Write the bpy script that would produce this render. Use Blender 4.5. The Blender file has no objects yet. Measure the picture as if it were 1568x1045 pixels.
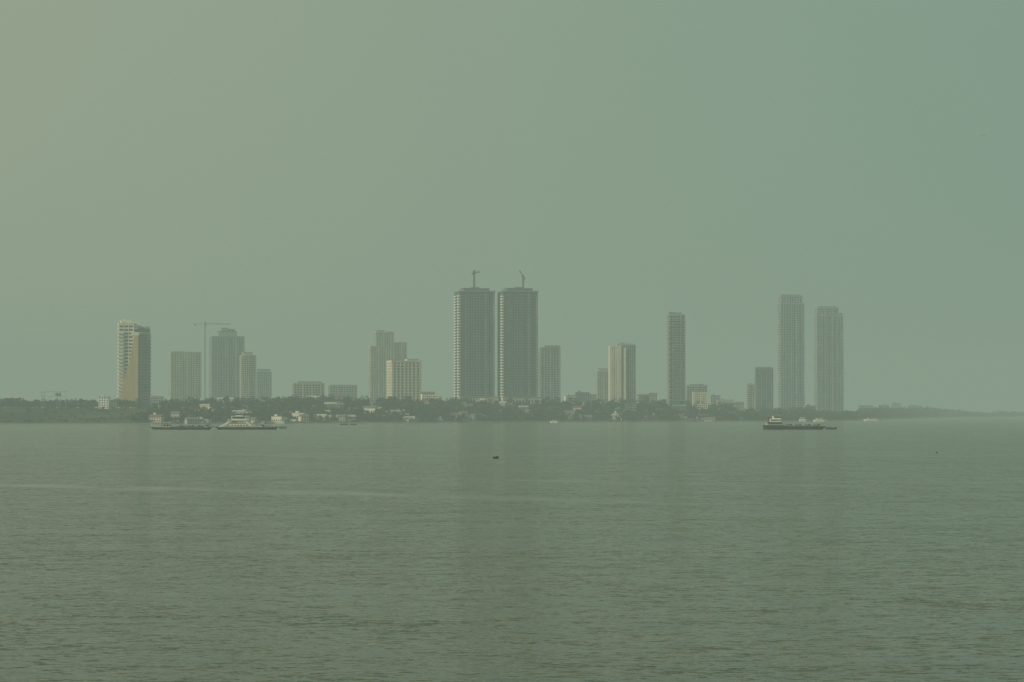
import bpy, math, random
import numpy as np
from mathutils import Vector
random.seed(7); rng=np.random.default_rng(7)
sc=bpy.context.scene
sc.view_settings.view_transform='Standard'; sc.view_settings.look='None'; sc.view_settings.exposure=0
COL=sc.collection
F=4355.6; CAMH=14.0; HZ=632.0
# survey helpers: bearings/elevations taken from the viewpoint, converted to metres at distance d
def X(px,d): return (px-784.0)*d/F
def Z(py,d): return CAMH+(HZ-py)*d/F
def smooth(t): t=np.clip(t,0,1); return t*t*(3-2*t)

# ---------------------------------------------------------------- materials
def newmat(name):
    m=bpy.data.materials.new(name); m.use_nodes=True
    nt=m.node_tree; b=nt.nodes['Principled BSDF']; return m,nt,b
def solid(name,c,rough=0.8,var=0.25,scale=0.15,spec=0.3,streak=True):
    m,nt,b=newmat(name)
    tc=nt.nodes.new('ShaderNodeTexCoord'); mp=nt.nodes.new('ShaderNodeMapping')
    mp.inputs['Scale'].default_value=(1,1,0.25) if streak else (1,1,1)
    n=nt.nodes.new('ShaderNodeTexNoise'); n.inputs['Scale'].default_value=scale; n.inputs['Detail'].default_value=6
    nt.links.new(tc.outputs['Object'],mp.inputs['Vector']); nt.links.new(mp.outputs[0],n.inputs['Vector'])
    r=nt.nodes.new('ShaderNodeValToRGB')
    r.color_ramp.elements[0].position=0.3; r.color_ramp.elements[1].position=0.7
    r.color_ramp.elements[0].color=(*[x*(1-var) for x in c],1); r.color_ramp.elements[1].color=(*[min(1,x*(1+var)) for x in c],1)
    nt.links.new(n.outputs['Fac'],r.inputs[0]); nt.links.new(r.outputs[0],b.inputs['Base Color'])
    b.inputs['Roughness'].default_value=rough; b.inputs['Specular IOR Level'].default_value=spec
    return m
def glass(name,c,rough=0.3):
    m,nt,b=newmat(name)
    tc=nt.nodes.new('ShaderNodeTexCoord')
    n=nt.nodes.new('ShaderNodeTexVoronoi'); n.inputs['Scale'].default_value=0.22
    nt.links.new(tc.outputs['Object'],n.inputs['Vector'])
    r=nt.nodes.new('ShaderNodeValToRGB')
    r.color_ramp.elements[0].color=(*[x*0.4 for x in c],1); r.color_ramp.elements[1].color=(*[x*2.2 for x in c],1)
    sep=nt.nodes.new('ShaderNodeSeparateColor'); nt.links.new(n.outputs['Color'],sep.inputs[0])
    nt.links.new(sep.outputs[0],r.inputs[0]); nt.links.new(r.outputs[0],b.inputs['Base Color'])
    b.inputs['Roughness'].default_value=rough; b.inputs['Specular IOR Level'].default_value=0.4
    return m
M=dict(
 glass=glass('dark_glazing',(0.014,0.045,0.06)),
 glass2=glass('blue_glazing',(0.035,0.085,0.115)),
 conc=solid('raw_concrete',(0.16,0.205,0.215)),
 concl=solid('pale_concrete',(0.40,0.40,0.35)),
 white=solid('white_render',(0.78,0.76,0.66),var=0.12),
 cream=solid('cream_render',(0.64,0.60,0.48),var=0.15),
 grey=solid('grey_render',(0.26,0.31,0.315)),
 greyl=solid('hazed_grey_render',(0.28,0.34,0.35)),  # grey lightened to put extra haze into the right-hand towers' colour
 tan=solid('tan_cladding',(0.60,0.44,0.22),var=0.12),
 roofg=solid('grey_roof_sheet',(0.17,0.18,0.18),streak=False),
 roofr=solid('rust_roof_tile',(0.22,0.10,0.07),streak=False),
 roofw=solid('zinc_roof_sheet',(0.42,0.42,0.38),streak=False),
 steel=solid('crane_steel',(0.10,0.12,0.12)),
 hull=solid('hull_paint',(0.02,0.026,0.028),scale=0.4),
 hullr=solid('rusty_hull',(0.07,0.045,0.035),scale=0.4),
 boatw=solid('boat_white_paint',(0.76,0.74,0.65),var=0.1,scale=0.4),
 deck=solid('deck_plate',(0.08,0.075,0.065),scale=0.5,streak=False),
 bark=solid('bark',(0.09,0.07,0.05),streak=False),
 cloth=solid('dark_cloth',(0.04,0.04,0.05)),
)
# ---------------------------------------------------------------- builder
class B:
    def __init__(s,name,loc=(0,0,0),rot=0.0):
        s.name=name; s.parts={}
        s.root=bpy.data.objects.new(name,None); s.root.empty_display_size=5
        s.root.location=loc; s.root.rotation_euler=(0,0,rot); COL.objects.link(s.root)
    def add(s,part,mat,vs,fs):
        P=s.parts.setdefault(part,[[],[],mat]); o=len(P[0])
        P[0].extend(vs); P[1].extend([[i+o for i in f] for f in fs])
    def box(s,part,mat,x0,x1,y0,y1,z0,z1):
        vs=[(x0,y0,z0),(x1,y0,z0),(x1,y1,z0),(x0,y1,z0),(x0,y0,z1),(x1,y0,z1),(x1,y1,z1),(x0,y1,z1)]
        s.add(part,mat,vs,[(0,3,2,1),(4,5,6,7),(0,1,5,4),(1,2,6,5),(2,3,7,6),(3,0,4,7)])
    def beam(s,part,mat,a,b,r,r2=None,n=4):
        a=Vector(a);b=Vector(b);d=(b-a).normalized(); r2=r if r2 is None else r2
        u=d.cross(Vector((0,0,1)));
        if u.length<1e-3: u=Vector((1,0,0))
        u.normalize(); v=d.cross(u)
        vs=[];
        for p,q in((a,r),(b,r2)):
            for i in range(n):
                t=2*math.pi*(i+0.5)/n; vs.append(tuple(p+u*math.cos(t)*q+v*math.sin(t)*q))
        fs=[(i,(i+1)%n,n+(i+1)%n,n+i) for i in range(n)]+[tuple(range(n))[::-1],tuple(range(n,2*n))]
        s.add(part,mat,vs,fs)
    def prism(s,part,mat,prof,axis,a0,a1):
        n=len(prof); vs=[]
        for a in(a0,a1):
            for u,z in prof: vs.append((u,a,z) if axis=='y' else (a,u,z))
        s.add(part,mat,vs,[(i,(i+1)%n,n+(i+1)%n,n+i) for i in range(n)]+[tuple(range(n))[::-1],tuple(range(n,2*n))])
    def done(s,single=False):
        for part,(v,f,mat) in s.parts.items():
            me=bpy.data.meshes.new(s.name+'_'+part); me.from_pydata(v,[],f); me.materials.append(M[mat]); me.update()
            o=bpy.data.objects.new(part,me); COL.objects.link(o); o.parent=s.root
        return s.root
def facade(b,cx,cy,w,dep,z0,z1,fh=3.8,bay=4.5,pier=1.1,sp=1.2,gl='glass',fr='conc',tag='',roof=True,inset=0.6,strip=None,pr_='',major=2.0):
    x0,x1,y0,y1=cx-w/2,cx+w/2,cy-dep/2,cy+dep/2
    pm=pr_ or fr
    b.box('glazing'+tag,gl,x0+inset,x1-inset,y0+inset,y1-inset,z0,z1-0.3)
    nf=max(1,int(round((z1-z0)/fh))); fh=(z1-z0)/nf
    for i in range(nf+1):
        z=z0+i*fh; b.box('floor_slabs'+tag,fr,x0,x1,y0,y1,z-sp/2,z+sp/2)
    def row(a0,a1,fn):
        n=max(1,int(round((a1-a0)/bay)))
        for i in range(n+1):
            c=a0+(a1-a0)*i/n; ww=pier*(1.0 if i%3 else major); fn(c,ww)
    row(x0+pier*.8,x1-pier*.8,lambda c,ww:(b.box('piers'+tag,pm,c-ww/2,c+ww/2,y0-0.15,y0+inset+.1,z0,z1+.2),b.box('piers'+tag,pm,c-ww/2,c+ww/2,y1-inset-.1,y1+.15,z0,z1+.2)))
    row(y0+pier*.8,y1-pier*.8,lambda c,ww:(b.box('piers'+tag,pm,x0-0.17,x0+inset+.1,c-ww/2,c+ww/2,z0,z1+.21),b.box('piers'+tag,pm,x1-inset-.1,x1+.17,c-ww/2,c+ww/2,z0,z1+.21)))
    if strip:   # projecting balcony stacks
        for fx in strip:
            c=x0+w*fx
            for i in range(nf):
                z=z0+i*fh
                b.box('balconies'+tag,fr,c-1.9,c+1.9,y0-1.5,y0-0.16,z+sp/2-.25,z+sp/2+1.0)
    if roof:
        t=0.35;h=1.5
        b.box('parapet'+tag,fr,x0-.3,x1+.3,y0-.3,y0+t,z1+sp/2+.01,z1+sp/2+h); b.box('parapet'+tag,fr,x0-.3,x1+.3,y1-t,y1+.3,z1+sp/2+.01,z1+sp/2+h)
        b.box('parapet'+tag,fr,x0-.29,x0+t,y0+t,y1-t,z1+sp/2+.01,z1+sp/2+h); b.box('parapet'+tag,fr,x1-t,x1+.29,y0+t,y1-t,z1+sp/2+.01,z1+sp/2+h)

# ---------------------------------------------------------------- terrain
SX=[-20000,-2500,-610,-443,0,405,600,800,1300,2000,4000,20000]
SY=[3000,3150,3388,3485,4065,4600,5050,6100,8400,10200,12500,15000]
def shore(x): return np.interp(x,SX,SY)+9*np.sin(np.asarray(x)*0.021)+6*np.sin(np.asarray(x)*0.057+1)
def hgt(x,y):
    x=np.asarray(x,float); y=np.asarray(y,float)
    s=y-shore(x)
    top=np.interp(x,[-3000,-430,-200,300,480,700,1200,1700,3000],[20,20,21,19,10,6,10,6,5])
    L=np.interp(x,[-500,-300],[600,330])
    h=np.where(s<0,np.maximum(s*0.06,-6),2.2*smooth(s/14)+(top-2.2)*smooth(s/L))
    h=h+np.where(s>5,0.6*np.sin(x*.013+y*.009)+0.4*np.sin(x*.041-y*.03),0)*np.clip(s/60,0,1)
    return h
xs=np.unique(np.concatenate([np.linspace(-30000,-2000,15),np.arange(-2000,-800,60),np.arange(-800,1500,12),np.arange(1500,3500,80),np.linspace(3500,30000,14)]))
ys=np.unique(np.concatenate([np.linspace(-6000,3000,10),np.arange(3000,3340,60),np.arange(3340,5600,12),np.arange(5600,15000,90),np.linspace(15000,40000,12)]))
GX,GY=np.meshgrid(xs,ys); GZ=hgt(GX,GY)
nx=len(xs);ny=len(ys)
verts=np.stack([GX.ravel(),GY.ravel(),GZ.ravel()],1)
idx=np.arange(nx*ny).reshape(ny,nx)
q=np.stack([idx[:-1,:-1].ravel(),idx[:-1,1:].ravel(),idx[1:,1:].ravel(),idx[1:,:-1].ravel()],1)[:,::-1]
def npmesh(name,v,q,mats,smoothf=False,mi=None):
    me=bpy.data.meshes.new(name); me.vertices.add(len(v)); me.vertices.foreach_set('co',np.ascontiguousarray(v,dtype=np.float32).ravel())
    me.loops.add(q.size); me.loops.foreach_set('vertex_index',np.ascontiguousarray(q).ravel().astype(np.int32))
    me.polygons.add(len(q)); me.polygons.foreach_set('loop_start',np.arange(0,q.size,q.shape[1],dtype=np.int32))
    try: me.polygons.foreach_set('loop_total',np.full(len(q),q.shape[1],dtype=np.int32))
    except Exception: pass
    for m in mats: me.materials.append(m)
    if mi is not None: me.polygons.foreach_set('material_index',mi.astype(np.int32))
    me.polygons.foreach_set('use_smooth',np.full(len(q),smoothf))
    me.update(calc_edges=True); me.validate()
    o=bpy.data.objects.new(name,me); COL.objects.link(o); return o
m,nt,b=newmat('river_bank_ground')
geo=nt.nodes.new('ShaderNodeNewGeometry')
n1=nt.nodes.new('ShaderNodeTexNoise'); n1.inputs['Scale'].default_value=0.012; n1.inputs['Detail'].default_value=8
n2=nt.nodes.new('ShaderNodeTexNoise'); n2.inputs['Scale'].default_value=0.15; n2.inputs['Detail'].default_value=5
nt.links.new(geo.outputs['Position'],n1.inputs['Vector']); nt.links.new(geo.outputs['Position'],n2.inputs['Vector'])
r=nt.nodes.new('ShaderNodeValToRGB'); e=r.color_ramp.elements
e[0].position=.38; e[0].color=(.03,.05,.022,1); e[1].position=.62; e[1].color=(.11,.12,.06,1)
x=e.new(.5); x.color=(.06,.08,.035,1)
nt.links.new(n1.outputs['Fac'],r.inputs[0])
mx=nt.nodes.new('ShaderNodeMix'); mx.data_type='RGBA'; mx.blend_type='MULTIPLY'; mx.inputs['Factor'].default_value=.5
nt.links.new(r.outputs[0],mx.inputs['A']); nt.links.new(n2.outputs['Fac'],mx.inputs['B'])
sep=nt.nodes.new('ShaderNodeSeparateXYZ'); nt.links.new(geo.outputs['Position'],sep.inputs[0])
mr=nt.nodes.new('ShaderNodeMapRange'); mr.inputs['From Min'].default_value=.8; mr.inputs['From Max'].default_value=2.2
nt.links.new(sep.outputs['Z'],mr.inputs['Value'])
mud=nt.nodes.new('ShaderNodeMix'); mud.data_type='RGBA'; mud.inputs['A'].default_value=(.2,.18,.13,1)
nt.links.new(mr.outputs[0],mud.inputs['Factor']); nt.links.new(mx.outputs['Result'],mud.inputs['B'])
nt.links.new(mud.outputs['Result'],b.inputs['Base Color']); b.inputs['Roughness'].default_value=.95; b.inputs['Specular IOR Level'].default_value=.1
npmesh('ground',verts,q,[m],True)

# ---------------------------------------------------------------- water
m,nt,b=newmat('river_water'); L=nt.links
geo=nt.nodes.new('ShaderNodeNewGeometry')
def noise(scale,det,sx,sy,rough=.55,rot=0.0):
    mp=nt.nodes.new('ShaderNodeMapping'); mp.inputs['Scale'].default_value=(sx,sy,1); mp.inputs['Rotation'].default_value=(0,0,rot)
    n=nt.nodes.new('ShaderNodeTexNoise'); n.inputs['Scale'].default_value=scale; n.inputs['Detail'].default_value=det; n.inputs['Roughness'].default_value=rough
    L.new(geo.outputs['Position'],mp.inputs['Vector']); L.new(mp.outputs[0],n.inputs['Vector']); return n
def math_(op,a,bv,clamp=False):
    n=nt.nodes.new('ShaderNodeMath'); n.operation=op; n.use_clamp=clamp
    for i,v in enumerate((a,bv)):
        if isinstance(v,(int,float)): n.inputs[i].default_value=v
        else: L.new(v,n.inputs[i])
    return n.outputs[0]
def vm(op,a,bv):
    n=nt.nodes.new('ShaderNodeVectorMath'); n.operation=op
    for i,v in enumerate((a,bv)):
        if v is None: continue
        if isinstance(v,tuple): n.inputs[i].default_value=v
        else: L.new(v,n.inputs[i])
    return n.outputs[0]
sp=nt.nodes.new('ShaderNodeSeparateXYZ'); L.new(geo.outputs['Position'],sp.inputs[0])
wob=noise(0.03,4,1,1); wob2=math_('MULTIPLY',math_('SUBTRACT',wob.outputs['Fac'],.5),34)
brk=noise(0.06,4,1,.4); brk2=math_('MULTIPLY',math_('SUBTRACT',brk.outputs['Fac'],.30),4,True)
def streak(x0,y0,x1,y1,width):
    k=(y1-y0)/(x1-x0)
    line=math_('ADD',math_('MULTIPLY',math_('SUBTRACT',sp.outputs['X'],x0),k),y0)
    d=math_('ABSOLUTE',math_('ADD',math_('SUBTRACT',sp.outputs['Y'],line),wob2),0)
    f=math_('MULTIPLY',math_('SUBTRACT',1.0,math_('DIVIDE',d,width),True),2.0,True)
    a=math_('DIVIDE',math_('SUBTRACT',sp.outputs['X'],x0-10),12,True); c=math_('DIVIDE',math_('SUBTRACT',x1+10,sp.outputs['X']),12,True)
    return math_('MULTIPLY',f,math_('MULTIPLY',a,c))
s1=streak(-150,600,20,448,15); s2=streak(-60,640,60,545,11); s3=streak(-180,1000,160,900,26)
st=math_('MULTIPLY',math_('MAXIMUM',math_('MAXIMUM',s1,math_('MULTIPLY',s2,.6)),math_('MULTIPLY',s3,.35)),brk2)
gust=noise(0.0045,6,.45,1.5,.62)
gr=nt.nodes.new('ShaderNodeMapRange'); gr.inputs['From Min'].default_value=.35; gr.inputs['From Max'].default_value=.65; gr.inputs['To Min'].default_value=.76; gr.inputs['To Max'].default_value=1.25
L.new(gust.outputs['Fac'],gr.inputs['Value'])
bs=math_('MULTIPLY',gr.outputs[0],math_('SUBTRACT',1.0,math_('MULTIPLY',st,.95)))
# wave slopes from several scales of chop
w0=noise(4.2,2,0.5,1.0,.6,0.2); w1=noise(1.5,3,0.5,1.0,.65,0.12); w2=noise(0.30,4,0.5,1.0,.7,-0.1); w3=noise(0.05,5,.5,1.0,.7,.05)
def slope(n,a): return vm('MULTIPLY',vm('SUBTRACT',n.outputs['Color'],(.5,.5,.5)),(a*1.0,a,0))
sl_=vm('ADD',vm('ADD',slope(w1,2.4),slope(w2,1.15)),vm('ADD',slope(w3,.5),slope(w0,2.0)))
cb=nt.nodes.new('ShaderNodeCombineXYZ')
for i in range(3): L.new(bs,cb.inputs[i])
nrm=vm('NORMALIZE',vm('ADD',vm('MULTIPLY',sl_,cb.outputs[0]),(0,0,1)),None)
L.new(nrm,b.inputs['Normal'])
cr=nt.nodes.new('ShaderNodeValToRGB'); cr.color_ramp.elements[0].color=(.092,.108,.076,1); cr.color_ramp.elements[1].color=(.122,.142,.10,1)
cr.color_ramp.elements[0].position=.35; cr.color_ramp.elements[1].position=.65
L.new(gust.outputs['Fac'],cr.inputs[0]); L.new(cr.outputs[0],b.inputs['Base Color'])
b.inputs['Roughness'].default_value=.16; b.inputs['IOR'].default_value=1.33
v=np.array([(-30000,-6000,0),(30000,-6000,0),(30000,40000,0),(-30000,40000,0)],float)
npmesh('water',v,np.array([[0,1,2,3]]),[m])

# ---------------------------------------------------------------- buildings
def place(name,pl,pr,d,rel=10.0):
    pc=(pl+pr)/2; x=X(pc,d); beta=math.atan2(x,d); g=float(hgt(x,d))
    return B(name,(x,d,g-1.0),math.radians(rel)-beta),d/F,pc,g-1.0
def dims(W,rel,ratio):
    t=math.radians(abs(rel)); w=W/(math.cos(t)+ratio*math.sin(t)); return w,w*ratio
def simple(name,pl,pr,top,d,rel=10,ratio=.7,extras=(),**kw):
    b,k,pc,g=place(name,pl,pr,d,rel); w,dep=dims((pr-pl)*k,rel,ratio); zt=Z(top,d)-g
    facade(b,0,0,w,dep,0,zt,**kw)
    fr=kw.get('fr','conc')
    for (a,c,t,dy,dd) in extras:
        xa=(a-pc)*k; xc=(c-pc)*k; zz=Z(t,d)-g
        b.box('roof_volumes',fr,xa,xc,dy*dep-dd*dep/2,dy*dep+dd*dep/2,zt-.5,zz)
        b.box('roof_cap','roofg',xa-.5,xc+.5,dy*dep-dd*dep/2-.5,dy*dep+dd*dep/2+.5,zz+.003,zz+.5)
    b.beam('antenna','steel',(w*.2,0,zt),(w*.2,0,zt+6),.15)
    b.done(); return b
def crane(name,px,base,top,d,jib,cj,ang,luff=0,r=.9,ms=.28):
    x=X(px,d); zb=base; zt=Z(top,d)
    b=B(name,(x,d,zb),ang); H=zt-zb
    for sx in(-r,r):
        for sy in(-r,r): b.beam('mast','steel',(sx,sy,0),(sx,sy,H),ms)
    n=max(2,int(H/3)); 
    for i in range(n):
        z=H*i/n; z2=H*(i+1)/n; s_=1 if i%2 else -1
        b.beam('mast','steel',(-r*s_,-r,z),(r*s_,-r,z2),ms*.6); b.beam('mast','steel',(-r*s_,r,z),(r*s_,r,z2),ms*.6)
        b.beam('mast','steel',(-r,-r*s_,z),(-r,r*s_,z2),ms*.6); b.beam('mast','steel',(r,-r*s_,z),(r,r*s_,z2),ms*.6)
    zj=H-4.5; lz=math.sin(luff);lc=math.cos(luff)
    b.box('cab','boatw',r+.1,r+2.2,-1,1,zj-2.6,zj-.2)
    def P(t,dy,dz): return (t*lc,dy,zj+t*lz+dz)
    for dy,dz in((-.7,0),(.7,0),(0,1.5)): b.beam('jib','steel',P(0,dy,dz),P(jib,dy*.6,dz*.7),ms)
    m_=int(jib/3)
    for i in range(m_):
        t=jib*i/m_; t2=jib*(i+1)/m_
        b.beam('jib','steel',P(t,-.7,0),P((t+t2)/2,0,1.4),ms*.6); b.beam('jib','steel',P((t+t2)/2,0,1.4),P(t2,.6,0),ms*.6)
    b.box('counter_jib','steel',-cj,-r,-.8,.8,zj-.2,zj+.3); b.box('counterweight','conc',-cj,-cj+2.5,-1.1,1.1,zj-3,zj-.25)
    b.beam('cathead','steel',(0,0,zj),(0,0,H),.5,.2)
    b.beam('pendant','steel',(0,0,H),P(jib*.7,0,1.4),.12); b.beam('pendant','steel',(0,0,H),(-cj+1,0,zj+.3),.12)
    b.done()

# --- left tower with curved tan sail facade
d=4150; b,k,pc,g=place('sail_facade_tower',180,231,d,3); dep=30
zt=Z(498,d)-g
def lx(px): return (px-pc)*k
facade(b,(lx(181)+lx(204))/2,0,lx(204)-lx(181),dep,0,zt,fh=5.2,bay=7,pier=.8,sp=2.6,fr='white',tag='_west')
facade(b,(lx(204.6)+lx(229.5))/2,1.5,lx(229.5)-lx(204.6),dep-2,0,Z(512,d)-g,fh=4.2,bay=3.4,pier=.5,sp=.9,gl='glass',fr='grey',tag='_east')
for i in range(21):
    z=6+i*5.2
    if z<zt-4: b.box('balconies','white',lx(181)-2.2,lx(188),-dep/2-2.0,-dep/2-.2,z,z+2.2)
    if z<zt-14: b.box('side_balconies','conc',lx(229.5)+.2,lx(231),-dep/2+2,dep/2-3,z,z+1.3)
for a,c,t0,t1 in((184,188,498,491),(190,201,498,489.5),(201.5,210,500,493),(211,216,506,499),(217,229,513,500.5)):
    b.box('roof_frames' if a<205 else 'roof_frames_east','white' if a<205 else 'concl',lx(a),lx(c),-dep*.3-a%3,dep*.3,Z(t0,d)-g-2,Z(t1,d)-g)
b.box('crown_band','white',lx(200),lx(212),-dep/2-1.1,-dep/2+6,Z(514,d)-g,Z(509.5,d)-g)
b.box('crown_opening','glass',lx(203),lx(228),-dep/2+2.7,-dep/2+8,Z(509,d)-g,Z(504,d)-g)
prof=[(lx(210.5),0)]+[(lx(210.5),Z(514.2,d)-g),(lx(204),Z(514.2,d)-g)]
for py,px in((525,202.3),(540,200),(555,196.5),(570,192.5),(585,188.5),(600,185.5),(612,184)): prof.append((lx(px),Z(py,d)-g))
prof.append((lx(183),0))
b.prism('sail_panel','tan',prof[::-1],'y',-dep/2-2.3,-dep/2-.3)
b.beam('antenna','steel',(lx(195),0,zt),(lx(195),0,zt+9),.2)
b.done()
# --- hazy cluster
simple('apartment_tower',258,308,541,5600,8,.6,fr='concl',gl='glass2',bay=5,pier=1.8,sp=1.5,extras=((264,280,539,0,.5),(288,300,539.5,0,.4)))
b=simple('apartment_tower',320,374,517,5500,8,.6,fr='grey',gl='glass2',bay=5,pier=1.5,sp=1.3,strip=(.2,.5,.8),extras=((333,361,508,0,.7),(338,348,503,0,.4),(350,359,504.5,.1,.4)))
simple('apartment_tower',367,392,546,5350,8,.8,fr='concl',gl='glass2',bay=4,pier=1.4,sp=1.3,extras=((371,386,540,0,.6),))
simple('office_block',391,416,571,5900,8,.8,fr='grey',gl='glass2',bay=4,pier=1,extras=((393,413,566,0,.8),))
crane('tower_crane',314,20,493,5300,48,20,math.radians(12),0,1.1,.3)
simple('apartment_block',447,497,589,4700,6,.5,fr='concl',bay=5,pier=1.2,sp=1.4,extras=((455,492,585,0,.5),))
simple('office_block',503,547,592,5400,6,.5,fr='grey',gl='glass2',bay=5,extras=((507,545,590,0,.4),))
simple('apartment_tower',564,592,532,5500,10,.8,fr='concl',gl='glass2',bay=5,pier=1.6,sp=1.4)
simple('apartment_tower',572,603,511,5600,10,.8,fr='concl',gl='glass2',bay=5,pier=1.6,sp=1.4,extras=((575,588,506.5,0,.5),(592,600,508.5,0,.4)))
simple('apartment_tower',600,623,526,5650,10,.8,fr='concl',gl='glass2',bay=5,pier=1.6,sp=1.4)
simple('apartment_block',592,645,555,4450,16,.6,fr='cream',bay=6.2,pier=2.6,sp=1.5,major=1.4,fh=4.2,extras=((597,609,552,0,.5),(622,640,550.5,.05,.5)))
# --- twin towers under construction
for (pl,pr,nm) in((696,757,0),(762.5,823,1)):
    d=4420; b,k,pc,g=place('twin_residential_tower',pl,pr,d,13); w,dep=dims((pr-pl)*k,13,.62); zt=Z(449,d)-g
    facade(b,0,0,w,dep,0,zt,fh=4.3,bay=4.6,pier=1.1,sp=1.15,gl='glass',fr='conc',strip=(.2,.42,.58,.8),roof=False,major=2.6)
    for i in range(int(zt/4.3)):
        z=i*4.3+1.4
        b.box('west_balconies','white',-w/2-1.6,-w/2-.2,-dep/2+1.5,-dep/2+10,z,z+2.0)
        b.box('west_balconies','white',-w/2-1.6,-w/2-.2,dep/2-12,dep/2-2,z,z+2.0)
        b.box('corner_loggia','white',-w/2-.9,-w/2+1.8,-dep/2-.9,-dep/2-.16,z,z+1.5)
        b.box('east_loggia','concl',w/2-2.4,w/2+.9,-dep/2-.9,-dep/2-.16,z,z+1.3)
    b.box('crown_slab','conc',-w/2-1.5,w/2+1.5,-dep/2-1.5,dep/2+1.5,zt+1.0,zt+2.2)
    for i in range(15):
        c=-w/2+w*i/14; b.box('crown_columns','conc',c-.5,c+.5,-dep/2+.3,-dep/2+1.3,zt+2.21,zt+4.5)
    b.box('plant_room','conc',-w*.36,w*.38,-dep*.3,dep*.35,zt+2.2,zt+6.6)
    b.box('plant_room_roof','roofg',-w*.38,w*.4,-dep*.33,dep*.38,zt+6.61,zt+7.2)
    b.box('lift_core','conc',-w*.1,w*.12,-dep*.1,dep*.2,zt+7.21,zt+9.2)
    b.box('podium','cream',-w*.56,w*.56,-dep*.9,-dep/2-2.1,0,18); b.box('podium_roof','roofw',-w*.58,w*.58,-dep*.93,-dep/2-2.2,18.01,18.8)
    for i in range(12): b.box('podium_openings','glass',-w*.54+w*.09*i,-w*.54+w*.09*i+2.6,-dep*.9-.05,-dep*.9+.3,9,14.5)
    b.done()
crane('tower_crane',726,Z(446,4420),414,4418,26,9,math.radians(70),.1,1.0,.4)
crane('tower_crane',801,Z(446,4420),421,4418,24,9,math.radians(105),.55,1.0,.4)
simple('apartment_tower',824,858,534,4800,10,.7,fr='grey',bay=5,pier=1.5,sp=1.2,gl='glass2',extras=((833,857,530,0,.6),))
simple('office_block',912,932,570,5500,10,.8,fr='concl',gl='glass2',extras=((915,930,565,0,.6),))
b,k,pc,g=place('residential_tower',933,972,4750,6); d=4750
facade(b,(941-pc)*k,0,16*k,30,0,Z(532,d)-g,fr='cream',bay=4,pier=1.8,sp=1.4,tag='_west')
facade(b,(960.7-pc)*k,-1,22.5*k,30,0,Z(530,d)-g,fr='grey',bay=3.2,pier=.6,sp=.8,tag='_east')
b.box('crown','grey',(944-pc)*k,(968-pc)*k,-8,10,Z(531,d)-g,Z(526.5,d)-g); b.box('crown_top','concl',(947-pc)*k,(957-pc)*k,-5,7,Z(526.5,d)-g+.01,Z(524.5,d)-g)
b.box('light_fin','cream',(954-pc)*k,(957-pc)*k,-18,-16.3,0,Z(533,d)-g)
b.done()
b,k,pc,g=place('slender_balcony_tower',1021,1049,4700,8); d=4700
facade(b,(1035-pc)*k,0,25*k,26,0,Z(484,d)-g,fh=4.4,fr='grey',bay=6,pier=.9,sp=1.4)
for i in range(int((Z(486,d)-g)/4.4)):
    z=i*4.4+2; b.box('balconies','concl',-14.9,-13.9+3*(i%2),-15.2,14,z,z+1.6); b.box('front_balconies','grey',-8,14.6,-15.0,-13.3,z,z+1.2)
b.box('roof_volume','grey',(1023-pc)*k,(1043-pc)*k,-9,11,Z(484,d)-g,Z(479,d)-g); b.box('roof_cap','concl',(1022.5-pc)*k,(1032-pc)*k,-10,10,Z(479,d)-g+.01,Z(477.8,d)-g)
b.done()
simple('apartment_block',1050,1083,592,4900,6,.6,fr='grey',bay=4,extras=((1056,1078,589,0,.5),))
simple('apartment_block',1060,1084,603,4760,6,.6,fr='cream',bay=4,pier=1.5,sp=1.6)
simple('office_block',1143,1156,590,5250,6,.9,fr='concl',extras=((1145,1152,588,0,.5),))
simple('office_tower',1156,1184,565,5200,6,.7,fr='conc',gl='glass',bay=3,pier=.6,sp=.8,extras=((1158,1182,563,0,.6),))
# --- right pair of tall hazy towers
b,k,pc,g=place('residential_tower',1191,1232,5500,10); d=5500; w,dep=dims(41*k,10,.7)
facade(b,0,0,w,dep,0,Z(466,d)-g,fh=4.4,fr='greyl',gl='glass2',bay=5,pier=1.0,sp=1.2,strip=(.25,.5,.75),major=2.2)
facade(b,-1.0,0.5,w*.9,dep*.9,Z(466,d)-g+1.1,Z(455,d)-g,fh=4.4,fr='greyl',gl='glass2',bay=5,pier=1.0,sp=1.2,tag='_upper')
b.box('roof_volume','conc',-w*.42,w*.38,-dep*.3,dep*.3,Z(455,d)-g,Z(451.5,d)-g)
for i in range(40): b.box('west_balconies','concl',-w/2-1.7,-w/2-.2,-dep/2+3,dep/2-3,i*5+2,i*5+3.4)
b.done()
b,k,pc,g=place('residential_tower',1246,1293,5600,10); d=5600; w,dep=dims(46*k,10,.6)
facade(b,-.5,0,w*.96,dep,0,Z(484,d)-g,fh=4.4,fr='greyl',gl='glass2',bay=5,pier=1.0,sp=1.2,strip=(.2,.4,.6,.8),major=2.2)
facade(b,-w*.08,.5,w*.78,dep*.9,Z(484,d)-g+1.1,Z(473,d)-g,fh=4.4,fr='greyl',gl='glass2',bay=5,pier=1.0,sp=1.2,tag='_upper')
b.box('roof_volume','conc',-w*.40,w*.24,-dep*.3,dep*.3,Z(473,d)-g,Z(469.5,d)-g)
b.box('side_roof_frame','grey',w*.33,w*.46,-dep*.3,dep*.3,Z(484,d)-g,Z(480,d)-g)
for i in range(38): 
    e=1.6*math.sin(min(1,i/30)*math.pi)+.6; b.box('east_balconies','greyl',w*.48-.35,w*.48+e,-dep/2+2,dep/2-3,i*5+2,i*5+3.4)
b.done()

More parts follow.
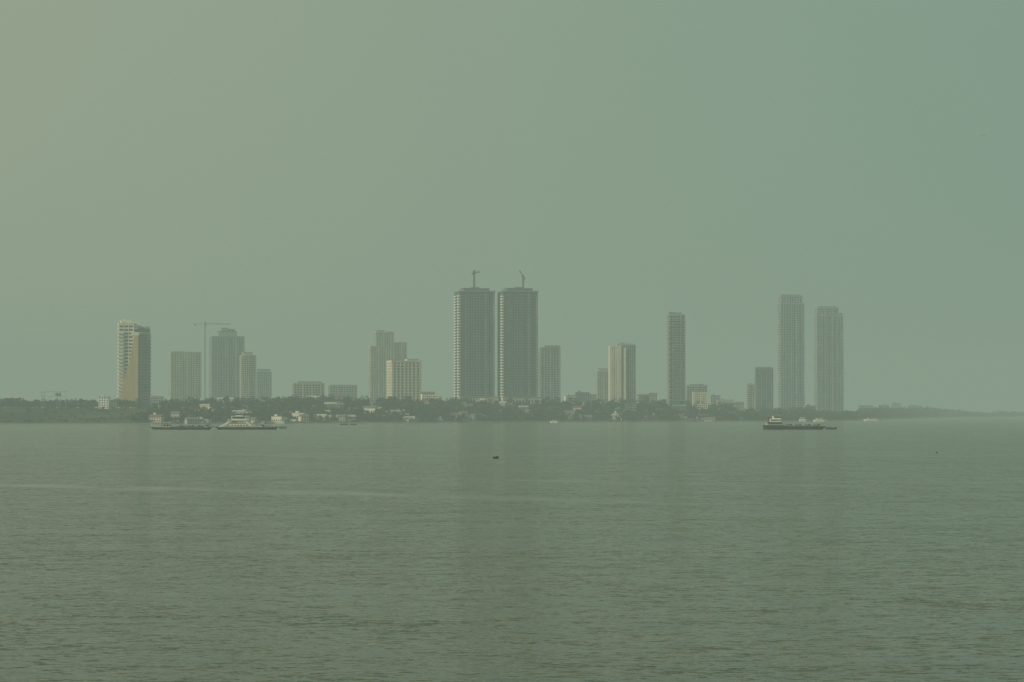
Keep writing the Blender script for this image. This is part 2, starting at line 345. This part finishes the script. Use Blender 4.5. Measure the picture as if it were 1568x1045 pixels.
# ---------------------------------------------------------------- low houses and mid-rise blocks on the bank
houses=[]
def house(px,d,w,dep,h,wall,roof,kind='gable',rot=0.):
    x=X(px,d); g=float(hgt(x,d)); nm='house' if h<9 else 'low_rise_building'
    b=B(nm,(x,d,g-.6),rot); hh=h+.6
    b.box('walls',wall,-w/2,w/2,-dep/2,dep/2,0,hh)
    nfl=max(1,int(h/3.2)); nb=max(2,int(w/3))
    for f in range(nfl):
        for i in range(nb):
            c=-w/2+w*(i+.5)/nb; z=1.4+f*3.2
            b.box('windows','glass',c-.9,c+.9,-dep/2-.05,-dep/2+.3,z,z+1.8)
    if kind=='gable':
        b.prism('roof',roof,[(-dep/2-.8,hh+.003),(dep/2+.8,hh+.003),(0,hh+dep*.27)],'x',-w/2-.7,w/2+.7)
    else:
        b.box('roof',roof,-w/2-.4,w/2+.4,-dep/2-.4,dep/2+.4,hh+.003,hh+.5); b.box('stair_head',wall,-w*.3,-w*.05,-2,2,hh+.5,hh+3)
    b.done(); houses.append((x,d,w))
walls=['cream','concl','grey','concl','conc','grey','cream']; roofs=['roofg','roofr','roofw','roofg','roofr','roofw']
for i in range(130):
    px=random.uniform(235,1150); x0=float(X(px,4200)); sd=float(shore(x0))
    s_=random.choice([25,60,110,170,240,320]); d=sd+s_+random.uniform(-10,20)
    house(px,d,random.uniform(8,20),random.uniform(8,12),random.choice([3.5,4.5,6.5,6.5,9.5]) if s_>50 else random.choice([3,4]),'white' if random.random()<.1 else random.choice(walls),random.choice(roofs),random.choice(['gable','gable','flat']),random.uniform(-.5,.5))
for px,d,w,h,wall in((655,4420,20,22,'white'),(668,4440,16,18,'cream'),(745,4350,34,12,'cream'),(890,4700,24,27,'grey'),(873,4650,18,22,'cream'),(905,4800,16,24,'concl'),(990,4800,30,22,'grey'),(1110,5200,30,22,'concl'),(1095,5300,18,30,'grey'),(1130,5150,20,16,'concl'),
    (160,3950,14,16,'white'),(172,3960,12,9,'cream'),(240,4100,18,15,'grey'),(430,4500,26,16,'concl'),(540,4400,20,14,'cream'),(1220,5230,30,14,'grey'),(1240,5260,20,18,'concl'),(345,4000,22,12,'cream'),(1000,4750,12,24,'concl'),(20,4250,20,16,'grey'),(480,4350,20,16,'concl'),(965,4500,18,14,'cream'),(1040,4560,22,14,'concl'),(1075,4700,16,14,'cream'),(520,4420,14,18,'grey'),(300,4050,20,12,'concl'),
    (1325,6900,34,22,'grey'),(1352,7400,30,26,'concl'),(1372,7600,24,30,'grey'),(1400,8000,40,24,'grey')):
    house(px,d,w,12,h,wall,random.choice(roofs),random.choice(['gable','flat']),random.uniform(-.15,.3))
for px in (1150,1172,1195,1215,1240,1262,1280):
    house(px,float(shore(X(px,5000)))+random.uniform(30,90),random.uniform(10,18),9,random.choice([4,6]),random.choice(walls),random.choice(roofs))
# loading gantry on the left bank
d=3900; x=X(83,d); g=float(hgt(x,d)); b=B('loading_gantry',(x,d,g-1),0); H=Z(600,d)-g+1
for u in(-17,-13.5,4,8,16):
    for v_ in(-3,3): b.beam('legs','grey',(u,v_,0),(u,v_,H-(0 if u<10 else 6)),.22)
b.box('top_beam','grey',-18,17,-3.4,3.4,H-.5,H); b.box('lower_beam','grey',-18,18,-3.1,3.1,H-6.5,H-6.2)
b.box('hopper','roofg',2,9,-2.6,2.6,H-6.1,H-2.3); b.beam('brace','grey',(-13.5,-3,H*.4),(4,-3,H-1),.15); b.done()

# ---------------------------------------------------------------- trees (one distant mass)
TV=[];TF=[];TM=[];off=0
def addq(v,mi):
    global off
    n=len(v)//4; TV.append(v); TF.append(np.arange(n*4).reshape(n,4)+off); TM.append(np.full(n,mi)); off+=n*4
def cone(a,bb,r0,r1,n=5):
    a=np.array(a);bb=np.array(bb); out=[]
    t=np.linspace(0,2*np.pi,n+1)
    for i in range(n):
        c0=np.array([np.cos(t[i]),np.sin(t[i]),0]);c1=np.array([np.cos(t[i+1]),np.sin(t[i+1]),0])
        out+= [a+c0*r0,a+c1*r0,bb+c1*r1,bb+c0*r1]
    return np.array(out)
def tree(x,y,H,W,nl=85,leaf=1.3):
    g=float(hgt(x,y))-.3; th=H*.35
    addq(cone((x,y,g),(x+rng.normal(0,.3),y,g+H*.6),.035*H,.012*H),0)
    lob=int(rng.integers(4,8)); cs=[]
    for i in range(lob):
        a=rng.uniform(0,2*np.pi); rr=W*.5*rng.uniform(.2,.75)
        c=np.array([x+rr*np.cos(a),y+rr*np.sin(a),g+rng.uniform(.34,.86)*H]); cs.append(c)
        if i<3: addq(cone((x,y,g+th*.9),c,.015*H,.006*H,4),0)
    cs=np.array(cs)
    pick=rng.integers(0,lob,nl); dirs=rng.normal(size=(nl,3)); dirs/=np.linalg.norm(dirs,axis=1)[:,None]
    rad=W*.27*rng.uniform(.45,1.1,nl)
    p=cs[pick]+dirs*rad[:,None]*np.array([1,1,.75]); p[:,2]=np.maximum(p[:,2],g+.08*H)
    u=rng.normal(size=(nl,3)); u/=np.linalg.norm(u,axis=1)[:,None]; w_=np.cross(u,rng.normal(size=(nl,3))); w_/=np.linalg.norm(w_,axis=1)[:,None]
    s=(leaf*rng.uniform(.6,1.3,nl))[:,None]
    v=np.stack([p-u*s,p-w_*s*.8,p+u*s,p+w_*s*.8],1).reshape(-1,3); addq(v,1)
hx=np.array([(h[0],h[1],h[2]) for h in houses])
def blocked(x,y):
    dx=np.abs(hx[:,0]-x); dy=hx[:,1]-y
    return bool(np.any((dx<hx[:,2]*.5+1)&(dy>-9)&(dy<36)))
cnt=0
for i in range(3700):
    x=rng.uniform(-470,520); sd=float(shore(x)); s=rng.uniform(0,1)**1.05*440+6
    if x>380: s=8+rng.uniform(0,1)*120
    y=sd+s
    if blocked(x,y) and rng.random()<.9: continue
    H=rng.uniform(6,12)+ (8 if rng.random()<.18 else 0)
    if s<60: H*=.75
    tree(x,y,H,min(H,15)*rng.uniform(.8,1.2),nl=62,leaf=1.5); cnt+=1
for i in range(420):
    x=rng.uniform(-900,-430); y=rng.uniform(4000,4350); H=rng.uniform(8,15); 
    if blocked(x,y): continue
    tree(x,y,H,H*rng.uniform(.8,1.3),nl=90,leaf=1.5)
for i in range(130):
    x=rng.uniform(-800,-430); s=rng.uniform(0,1); y=float(shore(x))+25+s*480; H=rng.uniform(2.5,5); tree(x,y,H,H*1.6,nl=30,leaf=.9)
for i in range(500):
    x=rng.uniform(480,760); y=float(shore(x))+rng.uniform(8,180); H=rng.uniform(8,14)
    if blocked(x,y) and rng.random()<.7: continue
    tree(x,y,H,H*rng.uniform(.9,1.2),nl=70,leaf=1.5)
for i in range(850):
    x=rng.uniform(740,1560); y=float(shore(x))+rng.uniform(8,350); f=1-smooth((x-1250)/320); H=rng.uniform(8,15)*(.5+.85*f); tree(x,y,H,H*1.5,nl=50,leaf=2.0)
for i in range(350):
    x=rng.uniform(1560,2600); y=float(shore(x))+rng.uniform(8,300); H=rng.uniform(7,13); tree(x,y,H,H*2.0,nl=36,leaf=2.4)
m,nt,b=newmat('foliage')
g_=nt.nodes.new('ShaderNodeNewGeometry'); r=nt.nodes.new('ShaderNodeValToRGB'); e=r.color_ramp.elements
e[0].color=(.012,.03,.018,1); e[1].color=(.09,.115,.06,1); x_=e.new(.6); x_.color=(.03,.055,.032,1)
nz=nt.nodes.new('ShaderNodeTexNoise'); nz.inputs['Scale'].default_value=.05; nt.links.new(g_.outputs['Position'],nz.inputs['Vector'])
ad=nt.nodes.new('ShaderNodeMath'); ad.operation='MULTIPLY_ADD'; ad.inputs[1].default_value=.5; nt.links.new(g_.outputs['Random Per Island'],ad.inputs[0])
sb=nt.nodes.new('ShaderNodeMath'); sb.operation='MULTIPLY_ADD'; sb.inputs[1].default_value=1.6; sb.inputs[2].default_value=-.55; nt.links.new(nz.outputs['Fac'],sb.inputs[0]); nt.links.new(sb.outputs[0],ad.inputs[2])
nt.links.new(ad.outputs[0],r.inputs[0]); nt.links.new(r.outputs[0],b.inputs['Base Color']); b.inputs['Roughness'].default_value=.8; b.inputs['Specular IOR Level'].default_value=.2
npmesh('tree_line',np.concatenate(TV),np.concatenate(TF),[M['bark'],m],False,np.concatenate(TM))

# ---------------------------------------------------------------- boats
def hullprof(b,part,mat,x0,x1,beam,z0,z1,rake0=3,rake1=3,tip0=.5,tip1=.35):
    n=10; vs=[];fs=[]
    xs_=[x0+(x1-x0)*i/n for i in range(n+1)]
    for i,xx in enumerate(xs_):
        t=i/n; f=min(1,tip0+t*4)*min(1,tip1+(1-t)*4); sh=min(.8,z1*.5)*(abs(t-.5)*2)**3
        xb=xx+(rake0*(1-t)**4)-(rake1*t**4)
        vs+=[(xb,-beam*.42*f,z0),(xx,-beam/2*f,z1+sh),(xx,beam/2*f,z1+sh),(xb,beam*.42*f,z0)]
    for i in range(n):
        a=i*4;c=a+4
        for j in range(4): fs.append((a+j,a+(j+1)%4,c+(j+1)%4,c+j))
    fs+=[(3,2,1,0),(n*4,n*4+1,n*4+2,n*4+3)]
    b.add(part,mat,vs,fs)
def rail(b,x0,x1,y,z,h=1.1,step=3):
    b.beam('railings','boatw',(x0,y,z+h),(x1,y,z+h),.06); n=int((x1-x0)/step)
    for i in range(n+1): b.beam('railings','boatw',(x0+(x1-x0)*i/n,y,z),(x0+(x1-x0)*i/n,y,z+h),.05)
D=2345; kb=D/F
b=B('vehicle_ferry',(X(384,D),D,0),math.radians(4)); P=lambda px:(px-384)*kb
hullprof(b,'hull','hull',P(331),P(426),13,-.6,1.7,2,2,.75,.75); b.box('deck','deck',P(334),P(423),-6,6,1.75,2.0)
for s_ in(-1,1):
    b.box('bulwark','concl',P(345),P(402),s_*6.2-.12,s_*6.2+.12,2.0,3.1)
    b.prism('bridge_legs','boatw',[(P(334),1.9),(P(340),1.9),(P(358),7.5),(P(352),7.5)],'y',s_*5.4-.5,s_*5.4+.5)
    b.prism('bridge_legs','boatw',[(P(384),1.9),(P(389),1.9),(P(378),7.5),(P(373),7.5)],'y',s_*5.4-.5,s_*5.4+.5)
    b.box('side_house','boatw',P(352),P(377),s_*5.0-1.2,s_*5.0+1.2,1.9,4.6)
    for i in range(5): b.box('side_windows','glass',P(355)+i*2.4,P(355)+i*2.4+1.3,s_*6.25-.05,s_*6.25+.05,2.7,3.9)
    rail(b,P(350),P(380),s_*6.3,8.0)
b.box('upper_deck','boatw',P(348),P(382),-6.6,6.6,7.5,8.05)
b.box('saloon','boatw',P(355),P(377),-4.5,4.5,8.06,10.8); b.box('saloon_windows','glass',P(356),P(376),-4.56,4.56,8.8,10.3)
b.box('saloon_roof','boatw',P(354),P(378),-5.2,5.2,10.81,11.15)
b.box('wheelhouse','boatw',P(361),P(371),-2.6,2.6,11.16,13.4); b.box('wheelhouse_windows','glass',P(360.9),P(371.1),-2.65,2.65,11.8,13.0); b.box('wheelhouse_roof','boatw',P(359.5),P(372.5),-3.1,3.1,13.41,13.8)
b.beam('mast','boatw',(P(366),0,13.8),(P(366),0,17),.15,.08); b.beam('funnel','hullr',(P(374),2,10.8),(P(374),2,13.2),.6,.5,8)
b.prism('ramp','deck',[(P(426),1.5),(P(440),2.6),(P(440),2.9),(P(426),1.9)],'y',-4,4); b.prism('ramp','deck',[(P(331),1.5),(P(324),2.9),(P(324),3.2),(P(331),1.9)],'y',-4,4)
for c in(395,402,409,416):
    b.prism('deck_cargo_'+str(c),'grey' if c!=402 else 'hullr',[(P(c)-1.8,2.0),(P(c)+1.8,2.0),(P(c)+1.7,3.2),(P(c)+.6,4.0),(P(c)-1.5,4.0)],'y',-3.5,-1)
for c in(390,420): b.beam('posts','boatw',(P(c),-5.8,1.9),(P(c),-5.8,6.2),.12)
b.done()
b=B('covered_pontoon_boat',(X(248,D),D+6,0),0); P=lambda px:(px-248)*kb
hullprof(b,'hull','hull',P(228),P(269),7,-.5,1.7,3.5,1,.3,.7); b.box('deck','deck',P(234),P(266),-3,3,1.72,1.9)
b.box('canopy','roofw',P(230),P(263),-3.3,3.3,5.6,6.2); b.box('cabin','concl',P(246),P(262),-2.4,2.4,1.91,4.6); b.box('cabin_windows','glass',P(248),P(260),-2.46,2.46,2.8,4.2)
for i in range(8):
    for s_ in(-3,3): b.beam('canopy_posts','boatw',(P(231)+i*2.45,s_,1.6),(P(231)+i*2.45,s_,5.6),.12)
b.beam('mast','steel',(P(236),0,5.8),(P(236),0,9),.15); rail(b,P(232),P(246),-3.2,1.7); b.done()
b=B('cargo_barge',(X(297,D),D-12,0),math.radians(-2)); P=lambda px:(px-297)*kb
hullprof(b,'hull','hull',P(264),P(328),8,-.5,1.6,3,3,.5,.5); b.box('hatch_coaming','deck',P(272),P(315),-3,3,1.6,2.5)
for i in range(9): b.prism('cargo' if i%3 else 'cargo_covers','hullr' if i%3 else 'grey',[(P(273)+i*2.5,2.51),(P(273)+i*2.5+2.2,2.51),(P(273)+i*2.5+1.5,3.1+.6*(i%2)),(P(273)+i*2.5+.5,3.3)],'y',-2.3,2.3)
b.box('wheelhouse','concl',P(317),P(324),-2,2,1.6,4.3); b.box('wheelhouse_roof','roofg',P(316),P(325),-2.3,2.3,4.31,4.6); b.box('wheelhouse_windows','glass',P(317.5),P(323.5),-2.05,2.05,2.6,3.7); b.done()
b=B('river_cargo_ship',(X(1216,D),D,0),math.radians(3)); P=lambda px:(px-1216)*kb
hullprof(b,'hull','hull',P(1168),P(1265),10,-.6,2.2,1,4,.7,.3); b.box('poop','hull',P(1169),P(1199),-4.6,4.6,2.2,3.6)
b.box('deckhouse','concl',P(1173),P(1197),-3.8,3.8,3.61,6.2); b.box('deckhouse_windows','glass',P(1174),P(1196),-3.85,3.85,4.3,5.5); b.box('boat_deck','concl',P(1171),P(1198),-4.4,4.4,6.21,6.45)
b.box('accommodation','boatw',P(1178),P(1195),-3,3,6.46,8.8); b.box('accommodation_windows','glass',P(1179),P(1194.5),-3.05,3.05,7.2,8.2)
b.box('wheelhouse','boatw',P(1183),P(1194),-2.4,2.4,8.81,11); b.box('wheelhouse_windows','glass',P(1184),P(1194.2),-2.45,2.45,9.6,10.6); b.box('wheelhouse_roof','concl',P(1182),P(1195),-2.8,2.8,11.01,11.3)
b.beam('mast','steel',(P(1186),0,11.2),(P(1186),0,18),.25,.12); b.beam('yard','steel',(P(1183),0,15),(P(1189),0,15),.12); b.beam('funnel','hullr',(P(1176.5),0,6.4),(P(1176.5),0,10),.8,.7,8)
b.box('hatch_coaming','deck',P(1201),P(1256),-3.6,3.6,2.2,3.3)
for i in range(11):
    a=P(1203)+i*2.6; b.prism('cargo_%d'%(i%3),('hullr','hull','grey')[i%3],[(a,3.31),(a+2.3,3.31),(a+1.8,4.0+.5*((i*7)%3)),(a+.4,4.1)],'y',-2.8,2.8)
b.beam('bow_mast','steel',(P(1259),0,2.6),(P(1259),0,6.5),.14); rail(b,P(1200),P(1262),-4.4,2.3,1.0,4); b.done()
def skiff(name,px,d,L_,rot=0,person=True,mat='hull',hh=.5,sc_=1.0):
    b=B(name,(X(px,d),d,0),rot); hullprof(b,'hull',mat,-L_/2,L_/2,L_*.24,-.1,hh,.2,.3,.15,.1)
    b.box('thwart','deck',-L_*.1,L_*.05,-L_*.1,L_*.1,hh-.05,hh+.05)
    if not person and L_>5: b.prism('canopy','roofg',[(-L_*.32,hh+.3),(L_*.15,hh+.3),(L_*.12,hh+.95),(-L_*.28,hh+.95)],'y',-L_*.09,L_*.09)
    if person:
        me=bpy.data.meshes.new('boatman'); 
        P_=[(0,0,.15),(.03,0,.4),(.08,0,.6),(.1,0,.68),(.13,0,.82),(.08,.2,.58),(.22,.26,.35),(.42,.16,.3),(.08,-.2,.58),(.22,-.26,.35),(.42,-.16,.3),(.4,.14,.25),(.5,.14,-.05),(.4,-.14,.25),(.5,-.14,-.05)]
        E_=[(0,1),(1,2),(2,3),(3,4),(2,5),(5,6),(6,7),(2,8),(8,9),(9,10),(0,11),(11,12),(0,13),(13,14)]
        R_=[.15,.13,.15,.06,.1,.07,.05,.035,.07,.05,.035,.09,.06,.09,.06]
        me.from_pydata(P_,E_,[]); o=bpy.data.objects.new('boatman',me); COL.objects.link(o); o.parent=b.root; o.location=(L_*.12,0,hh-.35)
        md=o.modifiers.new('s','SKIN')
        for v_,rr in zip(me.skin_vertices[0].data,R_): v_.radius=(rr,rr)
        me.skin_vertices[0].data[0].use_root=True
        o.modifiers.new('u','SUBSURF').levels=1; me.materials.append(M['cloth'])
    b.done()
skiff('fishing_boat',759.5,870,3.6,math.radians(62),hh=.38)
skiff('fishing_boat',1434,985,1.6,math.radians(70),False,hh=.3)
skiff('fishing_boat',527,3150,9,0,False,hh=1.2); skiff('fishing_boat',541,3180,8,.2,False,hh=1.1)
skiff('fishing_boat',1272,2360,10,.1,False,hh=1.4); skiff('fishing_boat',433,2500,7,.1,False,hh=.9)
def ferrylet(px,d,L_,h):
    b=B('passenger_boat',(X(px,d),d,0),.1); hullprof(b,'hull','boatw',-L_/2,L_/2,L_*.2,-.4,h*.4,1,3,.6,.2)
    b.box('cabin','boatw',-L_*.3,L_*.15,-L_*.07,L_*.07,h*.42,h*.8); b.box('windows','glass',-L_*.28,L_*.13,-L_*.071,L_*.071,h*.55,h*.7); b.box('roof','roofw',-L_*.35,L_*.18,-L_*.08,L_*.08,h*.8+.01,h*.86)
    b.beam('mast','steel',(0,0,h*.86),(0,0,h*1.4),.15); b.done()
ferrylet(1337,4700,32,6); ferrylet(1256,4300,22,7); ferrylet(1230,4400,14,8); ferrylet(850,3800,14,5)
me=bpy.data.meshes.new('bird'); me.from_pydata([(-.1,0,0),(.12,0,0),(.02,.3,.0),(0,.0,.08),(-.75,.05,.22),(-.3,.2,.16),(-.35,-.05,.18),(.75,.05,.25),(.3,.2,.16),(.35,-.05,.18),(0,-.3,.02),(0,0,-.08)],[],[(0,3,2),(3,1,2),(0,11,10),(11,1,10),(0,3,10),(3,1,10),(0,2,11),(2,1,11),(3,6,4,5),(3,8,7,9)])
me.materials.append(M['hull']); o=bpy.data.objects.new('bird',me); COL.objects.link(o); o.location=(X(1508,500),500,Z(207,500)); o.scale=(.6,.6,.6)

# ---------------------------------------------------------------- haze (absorbing volume, scattered light put in as even emission)
SIG=1.75e-4
bm=bpy.data.meshes.new('haze'); x0,x1,y0,y1,z0,z1=-12000,12000,-1500,14500,-9,280
bm.from_pydata([(x0,y0,z0),(x1,y0,z0),(x1,y1,z0),(x0,y1,z0),(x0,y0,z1),(x1,y0,z1),(x1,y1,z1),(x0,y1,z1)],[],[(0,3,2,1),(4,5,6,7),(0,1,5,4),(1,2,6,5),(2,3,7,6),(3,0,4,7)])
hz=bpy.data.objects.new('haze',bm); COL.objects.link(hz)
m=bpy.data.materials.new('haze'); m.use_nodes=True; nt=m.node_tree; nt.nodes.clear()
out=nt.nodes.new('ShaderNodeOutputMaterial'); ab=nt.nodes.new('ShaderNodeVolumeAbsorption'); em=nt.nodes.new('ShaderNodeEmission'); ad=nt.nodes.new('ShaderNodeAddShader')
ab.inputs['Color'].default_value=(0,0,0,1); ab.inputs['Density'].default_value=SIG
em.inputs['Color'].default_value=(.25,.325,.25,1); em.inputs['Strength'].default_value=SIG
nt.links.new(ab.outputs[0],ad.inputs[0]); nt.links.new(em.outputs[0],ad.inputs[1]); nt.links.new(ad.outputs[0],out.inputs['Volume'])
bm.materials.append(m)

# ---------------------------------------------------------------- world, sun
EL=math.radians(24); az=(-.90,-.43)
w=bpy.data.worlds.new('World'); sc.world=w; w.use_nodes=True; nt=w.node_tree; nt.nodes.clear()
out=nt.nodes.new('ShaderNodeOutputWorld'); sky=nt.nodes.new('ShaderNodeTexSky'); sky.sky_type='NISHITA'; sky.sun_disc=False
sky.sun_elevation=EL; sky.sun_rotation=math.atan2(az[0],az[1])%(2*math.pi); sky.dust_density=8; sky.air_density=1.5
bg1=nt.nodes.new('ShaderNodeBackground'); bg1.inputs['Strength'].default_value=.08; nt.links.new(sky.outputs[0],bg1.inputs['Color'])
tc=nt.nodes.new('ShaderNodeTexCoord'); sp=nt.nodes.new('ShaderNodeSeparateXYZ'); nt.links.new(tc.outputs['Generated'],sp.inputs[0])
mr=nt.nodes.new('ShaderNodeMapRange'); mr.interpolation_type='SMOOTHSTEP'; mr.inputs['From Min'].default_value=-.36; mr.inputs['From Max'].default_value=.34; nt.links.new(sp.outputs['X'],mr.inputs['Value'])
mx=nt.nodes.new('ShaderNodeMix'); mx.data_type='RGBA'; mx.inputs['A'].default_value=(.355,.405,.29,1); mx.inputs['B'].default_value=(.205,.33,.265,1)
nt.links.new(mr.outputs[0],mx.inputs['Factor'])
bg2=nt.nodes.new('ShaderNodeBackground'); nt.links.new(mx.outputs['Result'],bg2.inputs['Color']); bg2.inputs['Strength'].default_value=1.0
ms=nt.nodes.new('ShaderNodeMixShader'); ms.inputs[0].default_value=.92; nt.links.new(bg1.outputs[0],ms.inputs[1]); nt.links.new(bg2.outputs[0],ms.inputs[2]); nt.links.new(ms.outputs[0],out.inputs['Surface'])
sl=bpy.data.lights.new('sun','SUN'); sl.energy=3.3; sl.angle=math.radians(1.5); sl.color=(1,.85,.62)
so=bpy.data.objects.new('sun',sl); COL.objects.link(so)
D_=Vector((az[0]*math.cos(EL),az[1]*math.cos(EL),math.sin(EL))); so.rotation_euler=D_.to_track_quat('Z','Y').to_euler(); so.location=(-300,-100,600)

cam=bpy.data.cameras.new('camera'); co=bpy.data.objects.new('camera',cam); COL.objects.link(co); sc.camera=co
cam.lens=100; cam.sensor_width=36; cam.clip_start=1; cam.clip_end=80000
co.location=(0,0,CAMH); co.rotation_euler=(math.radians(90)+math.atan((HZ-522.5)/F),0,0)
print('trees',cnt,len(np.concatenate(TF)))
